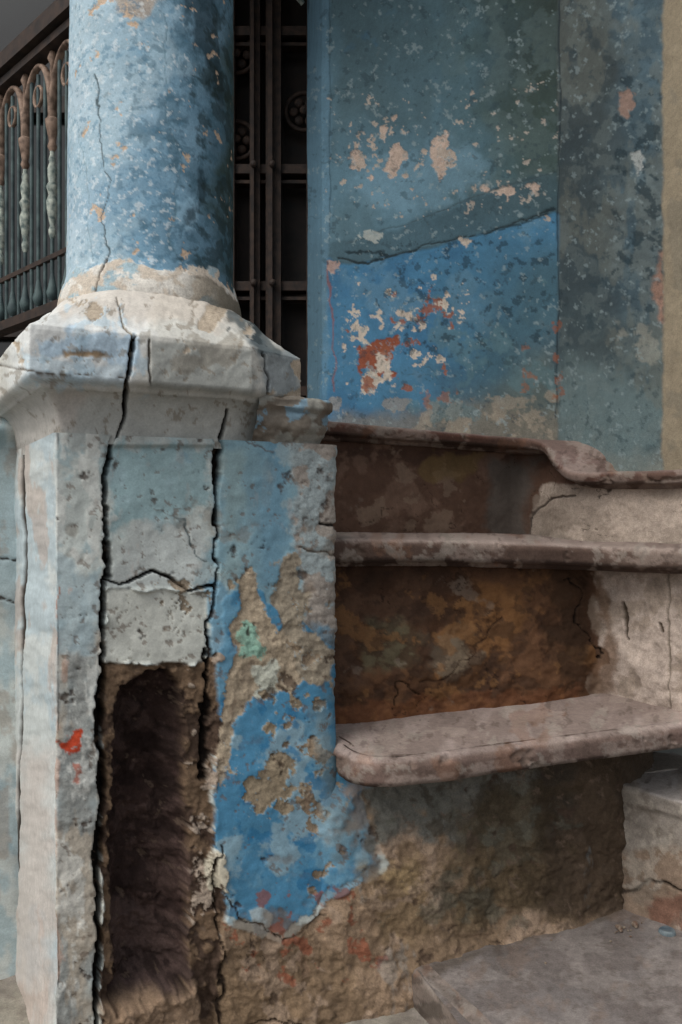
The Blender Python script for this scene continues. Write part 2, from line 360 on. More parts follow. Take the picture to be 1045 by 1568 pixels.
# ---------------------------------------------------------------- column
ths=np.linspace(-math.pi/2-math.pi,-math.pi/2+math.pi,440,endpoint=False)
zc=np.r_[np.linspace(2.0,.62,30),np.arange(.615,.188,-.0013)]
cc=np.array([-.2,.888]);TH,Z=np.meshgrid(ths,zc,indexing='ij')
R=.0835+.008*sst(.246,.206,Z)+.004*sst(.206,.19,Z)+.002*sst(.7,.2,Z)
P=np.stack([cc[0]+R*np.cos(TH)+.006*(Z-.21),cc[1]+R*np.sin(TH),Z+EYE],-1)
va=math.atan2(-cc[1],-cc[0]);rel=(TH-va+math.pi)%(2*math.pi)-math.pi
a=226+rel*112;b=784-Z*F/.81
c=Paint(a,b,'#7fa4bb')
c.mix(sst(240,110,a+(fbm(a,b,90,5,2)-.5)*60)*.85,'#b9ccd6')  # lit left side painted lighter in the colour
c.mix(sst(235,330,a+(fbm(a,b,90,6,5)-.5)*120)*.75,'#48697a')  # right side darkened in colour: painted shade mixed with grime
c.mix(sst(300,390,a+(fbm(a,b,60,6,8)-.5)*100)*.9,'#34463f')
c.chips(.50,140,'#6d93ab',0,None,soft=.18,op=.5)
c.chips(.54,110,'#a6bfcb',.0002,[(60,-100),(250,-100),(250,500),(60,500)],soft=.14,op=.6)
c.poly([(165,-40),(240,-40),(222,28),(180,22)],'#ad9d8c',-.0003,rough=12,sc=30,al=.3,soft=6,op=.8)
c.poly([(250,300),(285,300),(285,345),(252,335)],'#8bb0c6',.0003,rough=12,sc=24,soft=5)
c.chips(.62,11,'#3f6273',-.0003,[(200,-100),(420,-100),(420,420),(200,420)],soft=.08,op=.45)
c.chips(.64,26,'#3f6273',-.0003,[(210,-100),(420,-100),(420,420),(210,420)],st=1.6,soft=.07,op=.45)
c.chips(.70,7,'#dbe4e7',.0001,[(60,-100),(260,-100),(260,420),(60,420)],soft=.05,op=.5)
c.chips(.70,8,'#55809a',-.0002,[(60,-100),(260,-100),(260,420),(60,420)],soft=.05,op=.5)
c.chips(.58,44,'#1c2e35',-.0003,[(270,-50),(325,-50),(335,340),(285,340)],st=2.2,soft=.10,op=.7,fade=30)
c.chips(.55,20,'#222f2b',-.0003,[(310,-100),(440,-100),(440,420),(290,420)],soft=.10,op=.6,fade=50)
c.chips(.88,24,'#c8b29c',-.0005,None,soft=.015,al=.3)
c.crack([(150,110),(158,230),(172,280),(160,330),(172,390),(160,430)],.8,.0008,'#5a6a70',4)
c.crack([(120,180),(140,300),(150,400)],.6,.0004,'#7a8f99',8,50,op=.6)
c.crack([(245,20),(240,120),(262,240),(250,400)],.6,.0004,'#5a7a88',8,50,op=.6)
yb=412+(fbm(a,b,44,6,55)-.5)*34
c.mix(sst(-2,2,b-yb),'#c6bcae',.0008,.2)
c.mix(sst(-3,3,b-yb)*sst(.48,.6,fbm(a,b,26,5,61)),'#d8d5cd',0,.3)
c.mix(sst(-3,3,b-yb)*sst(.52,.6,fbm(a,b,40,5,64)),'#9fb6bf',0,.4)
c.mix(sst(-3,3,b-yb-12)*sst(230,330,a),'#7f7a6e',0,.2)
c.crack([(165,400),(158,450)],1.6,.002,'#5a5248',3)
c.var(20,.04).rough(90,.0010).rough(22,.0002).gain(.93)
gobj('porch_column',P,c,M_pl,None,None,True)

# ---------------------------------------------------------------- stairs
st=empty('stone_staircase')
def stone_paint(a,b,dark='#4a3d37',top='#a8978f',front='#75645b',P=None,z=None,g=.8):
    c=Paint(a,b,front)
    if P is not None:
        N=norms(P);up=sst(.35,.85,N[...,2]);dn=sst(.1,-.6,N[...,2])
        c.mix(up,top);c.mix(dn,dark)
    c.chips(.54,80,'#6f5f56',0,soft=.1,op=.45).chips(.58,50,'#b3a49a',.0002,soft=.08,op=.4,st=.5)
    c.chips(.72,12,'#4a3d36',-.0003,soft=.04,op=.4).chips(.68,24,'#a39a90',.0002,soft=.04,op=.5)
    c.chips(.72,60,'#8a644c',0,soft=.05,op=.35)
    c.var(60,.08).var(10,.06).rough(110,.002).rough(22,.0006);c.al*=.6;return c.gain(g)
def nosing(t,D,r=.012,over=.04):
    pr=[(-D,0),(-D*.5,0),(-r*1.3,-.0005)] if D<.06 else [(-D,0),(-D*.5,0),(-.04,0),(-r*1.3,-.0005)]
    for k in range(7):
        th=k/6*math.pi/2;pr.append((-r+r*math.sin(th),-r+r*math.cos(th)))
    for k in range(1,7):
        th=k/6*math.pi/2;pr.append((-r*.8+r*.8*math.cos(th)-.001,-t+r*.8-r*.8*math.sin(th)))
    pr+=[(-over*.5,-t-.001),(-over*.7,-t-.006),(-over-.02,-t-.008)]
    return pr
def slab(name,pts,t,D,r=.012,over=.04,step=.002,back=None,**kw):
    p=path(pts,step);P=sweep(p,nosing(t,D,r,over),.0018)
    if back is not None:      # tread runs back from the nosing to the riser behind
        q=path(back,.002);L=np.linspace(0,1,len(q));s=np.linspace(0,1,len(p))
        B=np.stack([np.interp(s,L,q[:,k_]) for k_ in range(2)]+[P[:,0,2]-.001],1)
        tt=np.linspace(0,1,90,endpoint=False)[None,:,None]
        P=np.concatenate([B[:,None,:]*(1-tt)+P[:,0:1,:]*tt,P],1)
    a,b=image_px(P);c=stone_paint(a,b,P=P,**kw);nz=norms(P)[...,2]
    ch=sst(.64,.76,fbm(a,b,46,6,3.3))*sst(.97,.6,np.abs(nz));c.h-=.0035*ch;c.mix(ch*.5,'#7a6b60')
    gobj(name,P,c,M_st,st);return p
R1=[(-.14,1.105),(-.005,1.20),(.13,1.297),(.25,1.39),(.300,1.42),(.335,1.40),(.345,1.345),(.352,1.30),(.372,1.255),(.41,1.185),(.46,1.10),(.55,.945)]
R2=[(-.14,.90),(-.005,.941),(.12,.993),(.24,1.045),(.30,1.075),(.333,1.098),(.352,1.088),(.372,1.055),(.405,1.0),(.47,.89)]
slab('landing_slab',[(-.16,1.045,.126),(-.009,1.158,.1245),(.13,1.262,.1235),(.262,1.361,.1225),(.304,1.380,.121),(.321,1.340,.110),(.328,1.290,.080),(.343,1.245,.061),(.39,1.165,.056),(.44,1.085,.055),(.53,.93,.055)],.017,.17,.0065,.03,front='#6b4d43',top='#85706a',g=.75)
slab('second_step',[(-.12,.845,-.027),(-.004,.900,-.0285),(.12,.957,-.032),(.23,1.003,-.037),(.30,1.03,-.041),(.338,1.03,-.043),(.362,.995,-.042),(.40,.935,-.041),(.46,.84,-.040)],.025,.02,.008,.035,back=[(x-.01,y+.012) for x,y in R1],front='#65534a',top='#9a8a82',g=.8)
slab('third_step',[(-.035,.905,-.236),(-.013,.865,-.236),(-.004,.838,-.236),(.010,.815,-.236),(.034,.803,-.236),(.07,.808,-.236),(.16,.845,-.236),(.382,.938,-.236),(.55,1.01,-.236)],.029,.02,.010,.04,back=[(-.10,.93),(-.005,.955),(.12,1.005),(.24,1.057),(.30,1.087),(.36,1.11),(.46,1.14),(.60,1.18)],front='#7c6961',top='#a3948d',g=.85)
def flat(name,q,z,n,m,par,mat,base,seed=0,fn=None,g=.85):
    P=quad(*q,z,n,m);a,b=image_px(P);c=Paint(a,b,base);c.k=seed
    c.chips(.55,90,'#7a706b',0,soft=.12,op=.5).chips(.58,60,'#aca49e',.0002,soft=.08,op=.4,st=.5).chips(.72,12,'#6a5f58',-.0003,soft=.05,op=.4)
    if fn: fn(c)
    c.var(50,.07).var(9,.06).rough(80,.0025).rough(16,.0006);c.al*=.3;c.gain(g)
    return gobj(name,P,c,mat,par)
flat('landing_floor',[(-.9,2.3),(.6,2.3),(.29,1.44),(-.4,1.1)],.119,160,120,st,M_st,'#85776f',7)
# riser 1 + door plinth face
def riser1(c):
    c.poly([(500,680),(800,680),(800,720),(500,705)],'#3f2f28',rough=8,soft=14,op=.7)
    c.chips(.58,60,'#7d6658',.0005,[(515,690),(780,690),(780,815),(515,815)],soft=.06,op=.6)
    c.chips(.64,30,'#8a7868',.0004,[(515,690),(700,690),(700,815),(515,815)],soft=.04,op=.5)
    c.poly([(640,700),(740,695),(700,735),(650,740)],'#756240',.0005,rough=12,soft=5,op=.6)
    c.poly([(750,700),(832,700),(810,760),(812,825),(740,825)],'#5f5852',rough=12,soft=12)
    c.poly([(832,742),(1100,742),(1100,850),(815,850),(812,800)],'#b8aa9d',.001,rough=6,soft=3,al=.1)
    c.chips(.56,50,'#978b7f',-.0005,[(820,742),(1060,742),(1060,850),(812,850)],soft=.08,fade=10,op=.6)
    c.crack([(808,830),(816,790),(850,762),(880,758)],1.6,.002,'#5a5049',4)
p=path(R1,.0019)
zz=np.linspace(0,1,110);P=sweep(p,np.stack([0*zz,0*zz],1))
ztop=np.interp(p[:,1]*(p[:,0]>.3)+9*(p[:,0]<=.3),[0,1.25,1.38,1.5],[.046,.052,.105,.116])
P[...,2]=EYE+ztop[:,None]*(1-zz[None,:])+(-.06)*zz[None,:]
a,b=image_px(P);c=Paint(a,b,'#604a3e');riser1(c)
c.hair(60,.010,'#33271f',.001).var(20,.12).rough(60,.004).rough(16,.0012)
g=.82+.12*sst(790,840,a);c.c*=g[...,None]
gobj('landing_riser',P,c,M_pl,st,np.repeat(nrm2(p)[:,None,:],P.shape[1],1))
# riser 2 + plinth below
def riser2(c):
    R=[(515,860),(895,860),(915,1080),(515,1110)]
    c.chips(.50,110,'#6f4f37',.0005,R,soft=.10,op=.7,fade=20)
    c.poly([(700,900),(800,890),(820,940),(760,1010),(700,1060),(640,1040),(690,960)],'#86603c',.001,rough=22,soft=16,op=.75)
    c.poly([(640,975),(720,960),(735,1005),(700,1050),(650,1030)],'#7b7161',.0012,rough=18,soft=5,op=.8)
    c.poly([(570,950),(640,960),(640,1010),(560,1020)],'#62624e',.0006,rough=14,soft=10,op=.7)
    c.chips(.58,50,'#463124',-.001,R,soft=.06,op=.7,fade=20)
    c.chips(.64,34,'#8c6743',.0006,R,soft=.05,op=.6,fade=20)
    c.chips(.60,22,'#3f3027',-.0006,R,soft=.06,op=.5,fade=20)
    c.poly([(510,1078),(700,1064),(890,1052),(890,1090),(510,1120)],'#7d5238',rough=9,sc=16,soft=5,op=.6)
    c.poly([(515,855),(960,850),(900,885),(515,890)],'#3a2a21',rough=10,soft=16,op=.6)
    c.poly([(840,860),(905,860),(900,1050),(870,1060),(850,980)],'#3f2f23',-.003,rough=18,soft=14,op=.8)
    c.poly([(905,870),(935,862),(1100,862),(1100,1140),(905,1080),(930,1010),(912,930)],'#b3a59a',.002,rough=10,soft=3,al=.1)
    Rr=[(905,862),(1060,862),(1060,1140),(905,1090)]
    c.chips(.54,50,'#928476',-.0008,Rr,soft=.08,fade=10,op=.65)
    c.poly([(905,880),(925,880),(950,1000),(940,1060),(905,1060),(925,960)],'#6f5948',-.001,rough=8,soft=6,op=.8)
    c.crack([(640,1050),(690,1035),(725,1000),(745,960),(770,940)],1.1,.0014,'#3a281c',8,40,op=.8)
    c.crack([(600,1085),(610,1045),(640,1060)],2.2,.002,'#2f2014',6)
    c.crack([(870,880),(888,910),(890,960),(920,1000)],2.2,.003,'#241a13',8)
    c.crack([(955,925),(962,980)],2.4,.004,'#4f443a',3)
    c.crack([(1012,955),(1016,965)],3,.003,'#4f443a',3)
    c.crack([(1028,862),(1026,1090)],1.4,.002,'#7f7468',2)
    c.hair(60,.010,'#2f2018',.001,R)
p=path(R2,.0017)
zz=np.arange(-.05,-.245,-.0014);P=sweep(p,np.stack([.004*np.sin((zz+.05)*30),zz],1))
a,b=image_px(P);c=Paint(a,b,'#5c4536');riser2(c)
c.var(18,.14).rough(70,.007).rough(22,.0026)
g=.80+.12*sst(890,930,a);c.c*=g[...,None]
gobj('second_riser',P,c,M_pl,st,np.repeat(nrm2(p)[:,None,:],P.shape[1],1))
# riser 3 merging with the pedestal
p=path([(-.055,.828),(-.02,.842),(.05,.8715),(.16,.92),(.30,.985),(.36,1.03),(.40,1.08)],.0016)
zz=np.arange(-.245,-.515,-.0015);P=sweep(p,np.stack([.012*sst(-.44,-.51,zz),zz],1))
a,b=image_px(P);c=ped_paint(a,b)
X=P[...,0];fade=sst(.005,-.04,X);c.h=np.clip(c.h,-.006,.01)
top=sst(-.30,-.25,P[...,2]-EYE);c.h-=.016*top*sst(.02,-.01,X)+.004*fade
c.rough(90,.007)
gobj('lower_riser',P,c,M_pl,st,np.repeat(nrm2(p)[:,None,:],P.shape[1],1))
# bottom tread
def fl(c):
    c.poly([(640,1485),(900,1390),(960,1380),(960,1400),(780,1450),(650,1500)],'#6a6056',rough=8,soft=8,op=.7)
    c.chips(.60,54,'#97806f',0,None,soft=.08,op=.3)
flat('bottom_tread',[(.068,.905),(.55,1.16),(.80,.62),(.150,.66)],-.474,300,200,st,M_st,'#8c8582',9,fl,.70)
p=path([(.055,.93),(.078,.862),(.118,.778),(.165,.66)],.002)
P=sweep(p,[(-.02,.001),(-.006,0),(-.002,-.002),(0,-.006),(.0,-.03),(-.003,-.05),(-.006,-.06)],.002);P[...,2]-=.474
a,b=image_px(P);c=stone_paint(a,b,P=P,top='#989089',front='#6d645c',g=.72);gobj('bottom_tread_edge',P,c,M_st,st)
flat('base_course',[(-.6,1.2),(.3,1.2),(.3,.5),(-.6,.5)],-.512,160,160,st,M_st,'#9b968a',12)
# side block at the right foot of the stair
def blk(c):
    c.poly([(910,1300),(1100,1300),(1100,1460),(910,1400)],'#8a7868',rough=10,soft=8,al=.1)
    c.poly([(985,1378),(1100,1360),(1100,1440),(1000,1420)],'#6f4a3d',.001,rough=10,soft=6,al=.1,op=.7)
    c.crack([(925,1330),(960,1365),(1000,1350),(1050,1365)],2.4,.004,'#3f342c',5)
    c.poly([(900,1190),(950,1200),(935,1400),(900,1400)],'#5a5048',rough=6,soft=10,op=.6)
bp=path([(.30,1.12),(.318,1.04),(.330,1.022),(.35,.998),(.385,.955),(.47,.84),(.6,.66)],.0018)
P=sweep(bp,[(-.16,0),(-.05,0),(-.004,0),(-.001,-.002),(.001,-.006),(.001,-.018),(-.002,-.024),(-.003,-.06),(0,-.09),(-.002,-.125),(.004,-.15)],.0018);P[...,2]-=.328
a,b=image_px(P);c=Paint(a,b,'#958d84');N=norms(P);c.mix(sst(.4,.85,N[...,2]),'#a8a29d');blk(c)
c.chips(.58,50,'#7d7368',-.0005,soft=.08,op=.5).chips(.64,30,'#b3ab9f',.0004,soft=.05,op=.5).var(20,.08).rough(60,.005).rough(14,.001)
c.al*=.3;c.gain(.85);gobj('side_block',P,c,M_st,st)
rng=np.random.default_rng(4)
def rubble():
    bm=bmesh.new()
    for i in range(26):
        if i<18: x=.33+rng.normal()*.022;y=.955+rng.normal()*.018
        else: x=rng.uniform(.12,.45);y=rng.uniform(.75,.93)+.2*x
        s=rng.uniform(.0007,.0020) if i>2 else rng.uniform(.003,.0045)
        r=bmesh.ops.create_icosphere(bm,subdivisions=2,radius=s)
        q=rng.uniform(.5,1.3,3)
        for vv in r['verts']:
            k=1+.25*math.sin(vv.co.x*3/s+i)*math.cos(vv.co.y*2/s+i)
            vv.co=Vector((vv.co.x*q[0]*k+x,vv.co.y*q[1]*k+y,vv.co.z*q[2]*.7+EYE-.474+s*.4))
    me=bpy.data.meshes.new('rubble');bm.to_mesh(me);bm.free();me.materials.append(mat_simple('rubble_mix','#5a4034','#857a6c',200,.9))
    link(bpy.data.objects.new('rubble',me))
rubble()
def torus(R,r,name,mat,loc,par,rot=(math.pi/2,0,0)):
    bpy.ops.mesh.primitive_torus_add(major_radius=R,minor_radius=r,major_segments=40,minor_segments=10,location=loc,rotation=rot)
    o=bpy.context.object;o.name=name;o.data.materials.append(mat);bpy.ops.object.shade_smooth();o.parent=par;return o
def fin(bm,name,mat,par):
    bmesh.ops.recalc_face_normals(bm,faces=bm.faces);me=bpy.data.meshes.new(name);bm.to_mesh(me);bm.free();me.materials.append(mat)
    o=bpy.data.objects.new(name,me);return link(o,par)
# bottle cap lying on the tread: disc with crimped skirt
bm=bmesh.new();n=42;x0,y0,z0=.366,.945,EYE-.4725
def rg(r,z,cr=0): return [bm.verts.new((x0+(r+cr*(k%2))*math.cos(2*math.pi*k/n),y0+(r+cr*(k%2))*math.sin(2*math.pi*k/n),z0+z)) for k in range(n)]
r0=rg(.0085,.0,.0009);r1=rg(.0082,.003,.0006);r2=rg(.007,.0045);r3=rg(.005,.0042)
for A_,B_ in ((r0,r1),(r1,r2),(r2,r3)):
    for k in range(n): bm.faces.new((A_[k],A_[(k+1)%n],B_[(k+1)%n],B_[k]))
bm.faces.new(r3);fin(bm,'bottle_cap',mat_simple('blue_metal','#3f4f5a','#6a767a',120,.6),None)

# ---------------------------------------------------------------- painted wall
def wall_paint(a,b):
    c=Paint(a,b,'#557e90')
    c.mix(sst(760,600,a+(fbm(a,b,160,5,3)-.5)*200)*sst(-100,250,b)*.5,'#6690a3')
    c.mix(sst(280,0,b+(fbm(a,b,180,5,4)-.5)*200)*.6,'#506b72')
    c.mix(sst(620,800,a+(fbm(a,b,140,5,6)-.5)*160)*sst(420,250,b)*.85,'#46594f')
    c.mix(sst(680,860,a+(fbm(a,b,120,5,7)-.5)*140)*sst(240,60,b)*.7,'#323e3a')
    c.poly([(560,235),(700,225),(745,250),(730,290),(640,325),(560,330)],'#78a5bb',.0002,rough=26,soft=16,op=.6)
    c.mix(sst(640,760,a+(fbm(a,b,30,5,9)-.5)*60)*sst(360,300,b)*sst(.5,.6,fbm(a,b,34,6,10))*.4,'#62797a')
    c.mix(sst(.50,.66,fbm(a,b,200,5,12,2.5))*.35,'#4a5f60')
    band=[(500,372),(560,362),(620,345),(700,312),(770,285),(860,258),(860,326),(760,354),(680,374),(600,394),(535,407),(500,402)]
    c.poly(band,'#42606c',.0002,rough=6,soft=5,op=.65)
    lowb=[(505,402),(535,407),(600,394),(680,374),(760,354),(850,324),(870,330),(870,700),(480,700)]
    c.poly(lowb,'#4284ab',-.0010,rough=3,sc=34,soft=2)
    c.chips(.54,100,'#34749e',0,lowb,soft=.10,op=.7,fade=16).chips(.60,70,'#6596b0',.0002,lowb,soft=.08,op=.5,fade=16)
    c.mix(sst(640,850,a+(fbm(a,b,120,5,14)-.5)*140)*sst(330,420,b)*.75,'#486870')
    c.mix(sst(500,680,b+(fbm(a,b,130,5,16)-.5)*160)*sst(550,720,a)*.8,'#667069')
    c.mix(sst(606,646,b+(fbm(a,b,70,6,18)-.5)*50)*.75,'#857e70',-.0004,.2)
    c.chips(.58,26,'#aca08c',-.0003,[(480,616),(860,604),(860,680),(480,680)],soft=.05,op=.6,fade=12,al=.2)
    c.chips(.60,40,'#608790',.0002,[(600,470),(860,430),(860,640),(600,640)],soft=.08,op=.5,fade=30)
    c.chips(.64,24,'#a86a48',-.0002,[(600,600),(700,600),(700,645),(600,645)],soft=.04,op=.6,fade=16)
    c.poly([(465,-50),(504,-50),(508,300),(503,400),(500,700),(465,700)],'#6290aa',rough=3,soft=3,op=.6)
    c.crack([(505,-20),(506,200),(505,370)],.9,.0006,'#3f5a66',2,50,op=.7)
    c.crack([(503,400),(508,480),(513,560),(511,600)],1.4,.001,'#a3502e',3,op=.6)
    c.chips(.62,24,'#c9a592',-.0004,[(503,395),(530,400),(522,450),(503,440)],soft=.03,op=.8,fade=12,al=.2)
    for q in [[(594,232),(612,214),(622,235),(605,270),(590,262)],[(666,215),(682,203),(692,225),(676,272),(664,250)],[(530,240),(545,230),(558,246),(540,260)],[(562,272),(572,264),(573,282)],
              [(582,195),(592,198),(588,210)],[(600,178),(608,176),(606,190)],[(757,290),(772,284),(794,292),(778,304)],[(808,284),(820,280),(828,289),(816,296)],[(735,285),(748,282),(748,290)]]:
        c.poly(q,'#d0b8a6',-.0010,rough=8,sc=14,soft=1.2,al=.15)
    c.chips(.72,22,'#c4b4a4',-.0008,[(540,200),(700,180),(700,260),(540,280)],soft=.02,al=.2,rim='#8ab0c0',fade=14)
    c.chips(.82,13,'#b5aca0',-.0006,[(500,140),(860,120),(860,380),(500,330)],soft=.02,al=.3)
    c.crack([(520,394),(560,402),(620,387),(700,364),(760,352),(850,320)],1.1,.001,'#2f3f45',3,30)
    c.crack([(530,372),(560,362),(620,345),(700,312),(770,285),(850,260)],.8,.0006,'#44565c',3,36,op=.6)
    c.crack([(532,382),(560,387),(596,388)],3.4,.0006,'#1e2c32',5,12,op=.8)
    c.crack([(760,352),(800,340),(845,322)],2.2,.0006,'#1e2c32',5,14,op=.6)
    c.chips(.6,18,'#b5bcb5',.0002,[(532,362),(596,352),(600,380),(532,385)],soft=.03,fade=10,op=.8)
    c.poly([(548,512),(572,522),(612,508),(620,528),(588,543),(604,572),(575,592),(556,566),(545,545)],'#9c5439',-.0010,rough=16,sc=20,soft=1.5,al=.15)
    for q in [[(570,538),(590,540),(596,560),(580,566)],[(560,575),(576,585),(570,602),(556,600)],[(585,570),(606,574),(598,590)],[(572,484),(582,478),(584,492)],[(612,478),(630,476),(628,486)],[(706,368),(718,370),(714,378)]]:
        c.poly(q,'#d3c5b4',-.0006,rough=8,sc=12,soft=1.2,al=.15)
    c.chips(.71,26,'#a35f40',-.0006,[(530,450),(700,430),(700,600),(530,600)],soft=.02,al=.2,rim='#7fa6b8',fade=26,op=.85)
    c.chips(.75,17,'#cfc3b2',-.0006,[(530,440),(740,400),(700,560),(530,600)],soft=.02,al=.2,fade=30)
    c.chips(.74,14,'#203642',-.0003,[(560,380),(850,340),(850,520),(600,560)],soft=.03,op=.6,fade=30)
    c.chips(.66,20,'#a06440',-.0004,[(800,530),(830,530),(825,600),(800,600)],soft=.04,op=.6,fade=12)
    # right pier
    r=sst(852,860,a)
    c.mix(r*.92,'#4b585c')
    c.mix(r*sst(450,660,b+(fbm(a,b,150,5,24)-.5)*200)*.85,'#768f92')
    c.mix(r*sst(930,1000,a+(fbm(a,b,110,5,26)-.5)*90)*sst(560,380,b)*.5,'#6d94a8')
    c.mix(r*sst(.5,.66,fbm(a,b,90,5,28))*.4,'#3c4f58')
    c.mix(r*sst(.56,.68,fbm(a,b,60,6,29,2))*.4,'#7f847a')
    c.mix(r*sst(.54,.62,fbm(a,b,24,6,30))*.2,'#8a9a98')
    c.chips(.64,20,'#2b4049',-.0003,[(945,120),(1018,120),(1015,480),(940,480)],soft=.05,op=.7,fade=24)
    c.chips(.62,34,'#a9a99b',-.0004,[(950,500),(1005,500),(1005,560),(950,550)],soft=.08,op=.5,fade=24,al=.3)
    c.poly([(946,142),(962,135),(974,160),(962,180),(947,168)],'#a98d7f',-.0008,rough=8,sc=14,al=.2)
    c.poly([(968,236),(980,232),(984,262),(974,270)],'#b5bdbb',-.0008,rough=8,sc=14,al=.2)
    c.poly([(1004,400),(1018,380),(1018,490),(1008,500),(1000,450)],'#a88472',-.0008,rough=7,sc=20,al=.2,soft=4)
    c.mix(r*sst(670,725,b+(fbm(a,b,50,4,33)-.5)*40)*.6,'#9a9c90')
    c.crack([(856,-20),(858,150),(854,300),(856,480),(850,640)],1.2,.0012,'#34424a',2,50,op=.8)
    c.chips(.66,12,'#a3582f',-.0003,[(846,480),(862,480),(862,620),(846,620)],soft=.03,fade=8,op=.6)
    c.chips(.80,9,'#9ab0b4',0,None,soft=.03,op=.5)
    c.chips(.78,11,'#304852',0,None,soft=.04,op=.45)
    c.hair(130,.004,'#36525c',.0004,None,op=.5)
    c.mix(sst(1012,1019,a+(fbm(a,b,20,4,41)-.5)*5),'#a89a80',.0006,.5)
    c.mix(sst(1022,1030,a+(fbm(a,b,40,4,42)-.5)*14)*sst(.5,.6,fbm(a,b,60,5,43))*.5,'#8a8474')
    c.var(70,.07).var(12,.04).rough(120,.003).rough(24,.0005)
    return c.gain(.75,.86)
wl=path([(-.082,2.02),(-.050,1.80),(-.040,1.752),(-.030,1.742),(.0,1.722),(.12,1.632),(.362,1.415)],.0026,False)
wl2=path([(.362,1.415),(.372,1.392),(.50,1.135),(.50,1.13),(.512,1.10),(.62,.95),(.9,.9)],.0026,False)
p=np.vstack([wl[:-1],wl2]);N2=nrm2(p)
zz=np.r_[np.linspace(2.4,1.05,30),np.arange(1.045,.035,-.0024)]
P=sweep(p,np.stack([0*zz,zz],1));a,b=image_px(P)
gobj('painted_plaster_wall',P,wall_paint(a,b),M_pl,None,np.repeat(N2[:,None,:],P.shape[1],1))

# ---------------------------------------------------------------- parapet at far left
p=path([(-.95,.60),(-.36,.930),(-.33,.947)],.003,False)
zz=np.arange(.105,-.66,-.0022);out_=.018*np.exp(-((zz-.09)/.012)**2)
pr=np.vstack([[(-.12,.112),(-.02,.112)],np.stack([out_,zz],1)])
P=sweep(p,pr);a,b=image_px(P);c=Paint(a,b,'#b3c5c9')
c.chips(.56,70,'#cdd2cd',.0003,soft=.1,st=2,op=.8).chips(.62,40,'#98b3bc',0,soft=.06,st=2,op=.6).chips(.62,30,'#a89a8c',-.0004,soft=.05,st=3,op=.5).crack([(0,855),(36,860)],2,.003,'#4a433d').crack([(0,918),(36,925)],2,.003,'#5a534d').var(30,.06).rough(60,.003).gain(.9)
gobj('parapet_wall',P,c,M_pl,None)

# ---------------------------------------------------------------- iron pieces
def box(bm,c,s,rz=0):
    r=bmesh.ops.create_cube(bm,size=1)
    cs,sn=math.cos(rz),math.sin(rz)
    for vv in r['verts']:
        x,y,z=vv.co.x*s[0],vv.co.y*s[1],vv.co.z*s[2]
        vv.co=Vector((c[0]+x*cs-y*sn,c[1]+x*sn+y*cs,c[2]+z))
def lathe(bm,x,y,prof,seg=14):
    rings=[]
    for r,z in prof:
        rings.append([bm.verts.new((x+r*math.cos(2*math.pi*k/seg),y+r*math.sin(2*math.pi*k/seg),z)) for k in range(seg)])
    for A_,B_ in zip(rings,rings[1:]):
        for k in range(seg):
            f=bm.faces.new((A_[k],A_[(k+1)%seg],B_[(k+1)%seg],B_[k]));f.smooth=True
def tube(bm,pts,r,seg=8,fl_=1.8):
    pts=[Vector(q) for q in pts];rings=[]
    for i,q in enumerate(pts):
        t=(pts[min(i+1,len(pts)-1)]-pts[max(i-1,0)]).normalized()
        up=Vector((.71,.70,.05));s=t.cross(up).normalized();w=t.cross(s)
        rr=r[i] if isinstance(r,list) else r
        rings.append([bm.verts.new(q+s*rr*math.cos(2*math.pi*k/seg)+w*rr*fl_*math.sin(2*math.pi*k/seg)) for k in range(seg)])
    for A_,B_ in zip(rings,rings[1:]):
        for k in range(seg):
            f=bm.faces.new((A_[k],A_[(k+1)%seg],B_[(k+1)%seg],B_[k]));f.smooth=True
rail=empty('iron_railing')
O=np.array([-.285,.975]);W_=np.array([-.70,.71]);rz=math.atan2(.71,-.70)
bars=bmesh.new();bal=bmesh.new();arch=bmesh.new();rl=bmesh.new()
sp=.078
def at(s,z): x,y=O+W_*s;return (x,y,z)
for i in range(-1,10):
    s=i*sp+.030;x,y=O+W_*s
    for ds in (0,.25,.5,.75):
        xx,yy=O+W_*(s+sp*ds)
        lathe(bars,xx,yy,[(.0026,EYE+.25),(.0026,EYE+(.36 if ds==0 else .56))],8)
        if ds in (0,.5): lathe(bars,xx,yy,[(.001,EYE+.262),(.006,EYE+.267),(.0075,EYE+.274),(.005,EYE+.282),(.0025,EYE+.298)],10)
    z0=EYE+.352;q_=.72
    lathe(bal,x,y,[(r_*q_,z0+z_) for r_,z_ in [(.003,-.012),(.006,-.006),(.0065,0),(.004,.005),(.006,.012),(.0095,.026),(.010,.036),(.006,.044),(.008,.048),(.0105,.054),(.006,.060),(.008,.068),(.0085,.076),(.005,.084),(.0065,.088),(.004,.094),(.0045,.105)]],14)
    lathe(arch,x,y,[(.003,EYE+.450),(.006,EYE+.456),(.004,EYE+.462),(.0055,EYE+.470),(.008,EYE+.482),(.009,EYE+.489),(.006,EYE+.492)],14)
    for sgn in (0,1):
        q=[];rr=[]
        for k in range(15):
            t=k/14;off=sp*.5*(1-math.cos(t*math.pi/2));off=off if sgn==0 else sp-off
            q.append(at(s+off,EYE+.490+.080*math.sin(t*math.pi/2)));rr.append(.0040-.0008*t)
        tube(arch,q,rr,8,1.5)
    # small ring hanging in the arch head
    q=[at(s+sp*.5+.011*math.cos(2*math.pi*k/16),EYE+.532+.013*math.sin(2*math.pi*k/16)) for k in range(17)]
    tube(arch,q,.0022,6,1.2)
    lathe(arch,x,y,[(.004,EYE+.492),(.003,EYE+.56),(.006,EYE+.566),(.003,EYE+.575)],10)
c0=O+W_*.38
box(rl,(c0[0],c0[1],EYE+.600),(.95,.036,.018),rz);box(rl,(c0[0],c0[1],EYE+.582),(.95,.020,.010),rz);box(rl,(c0[0],c0[1],EYE+.616),(.95,.024,.008),rz)
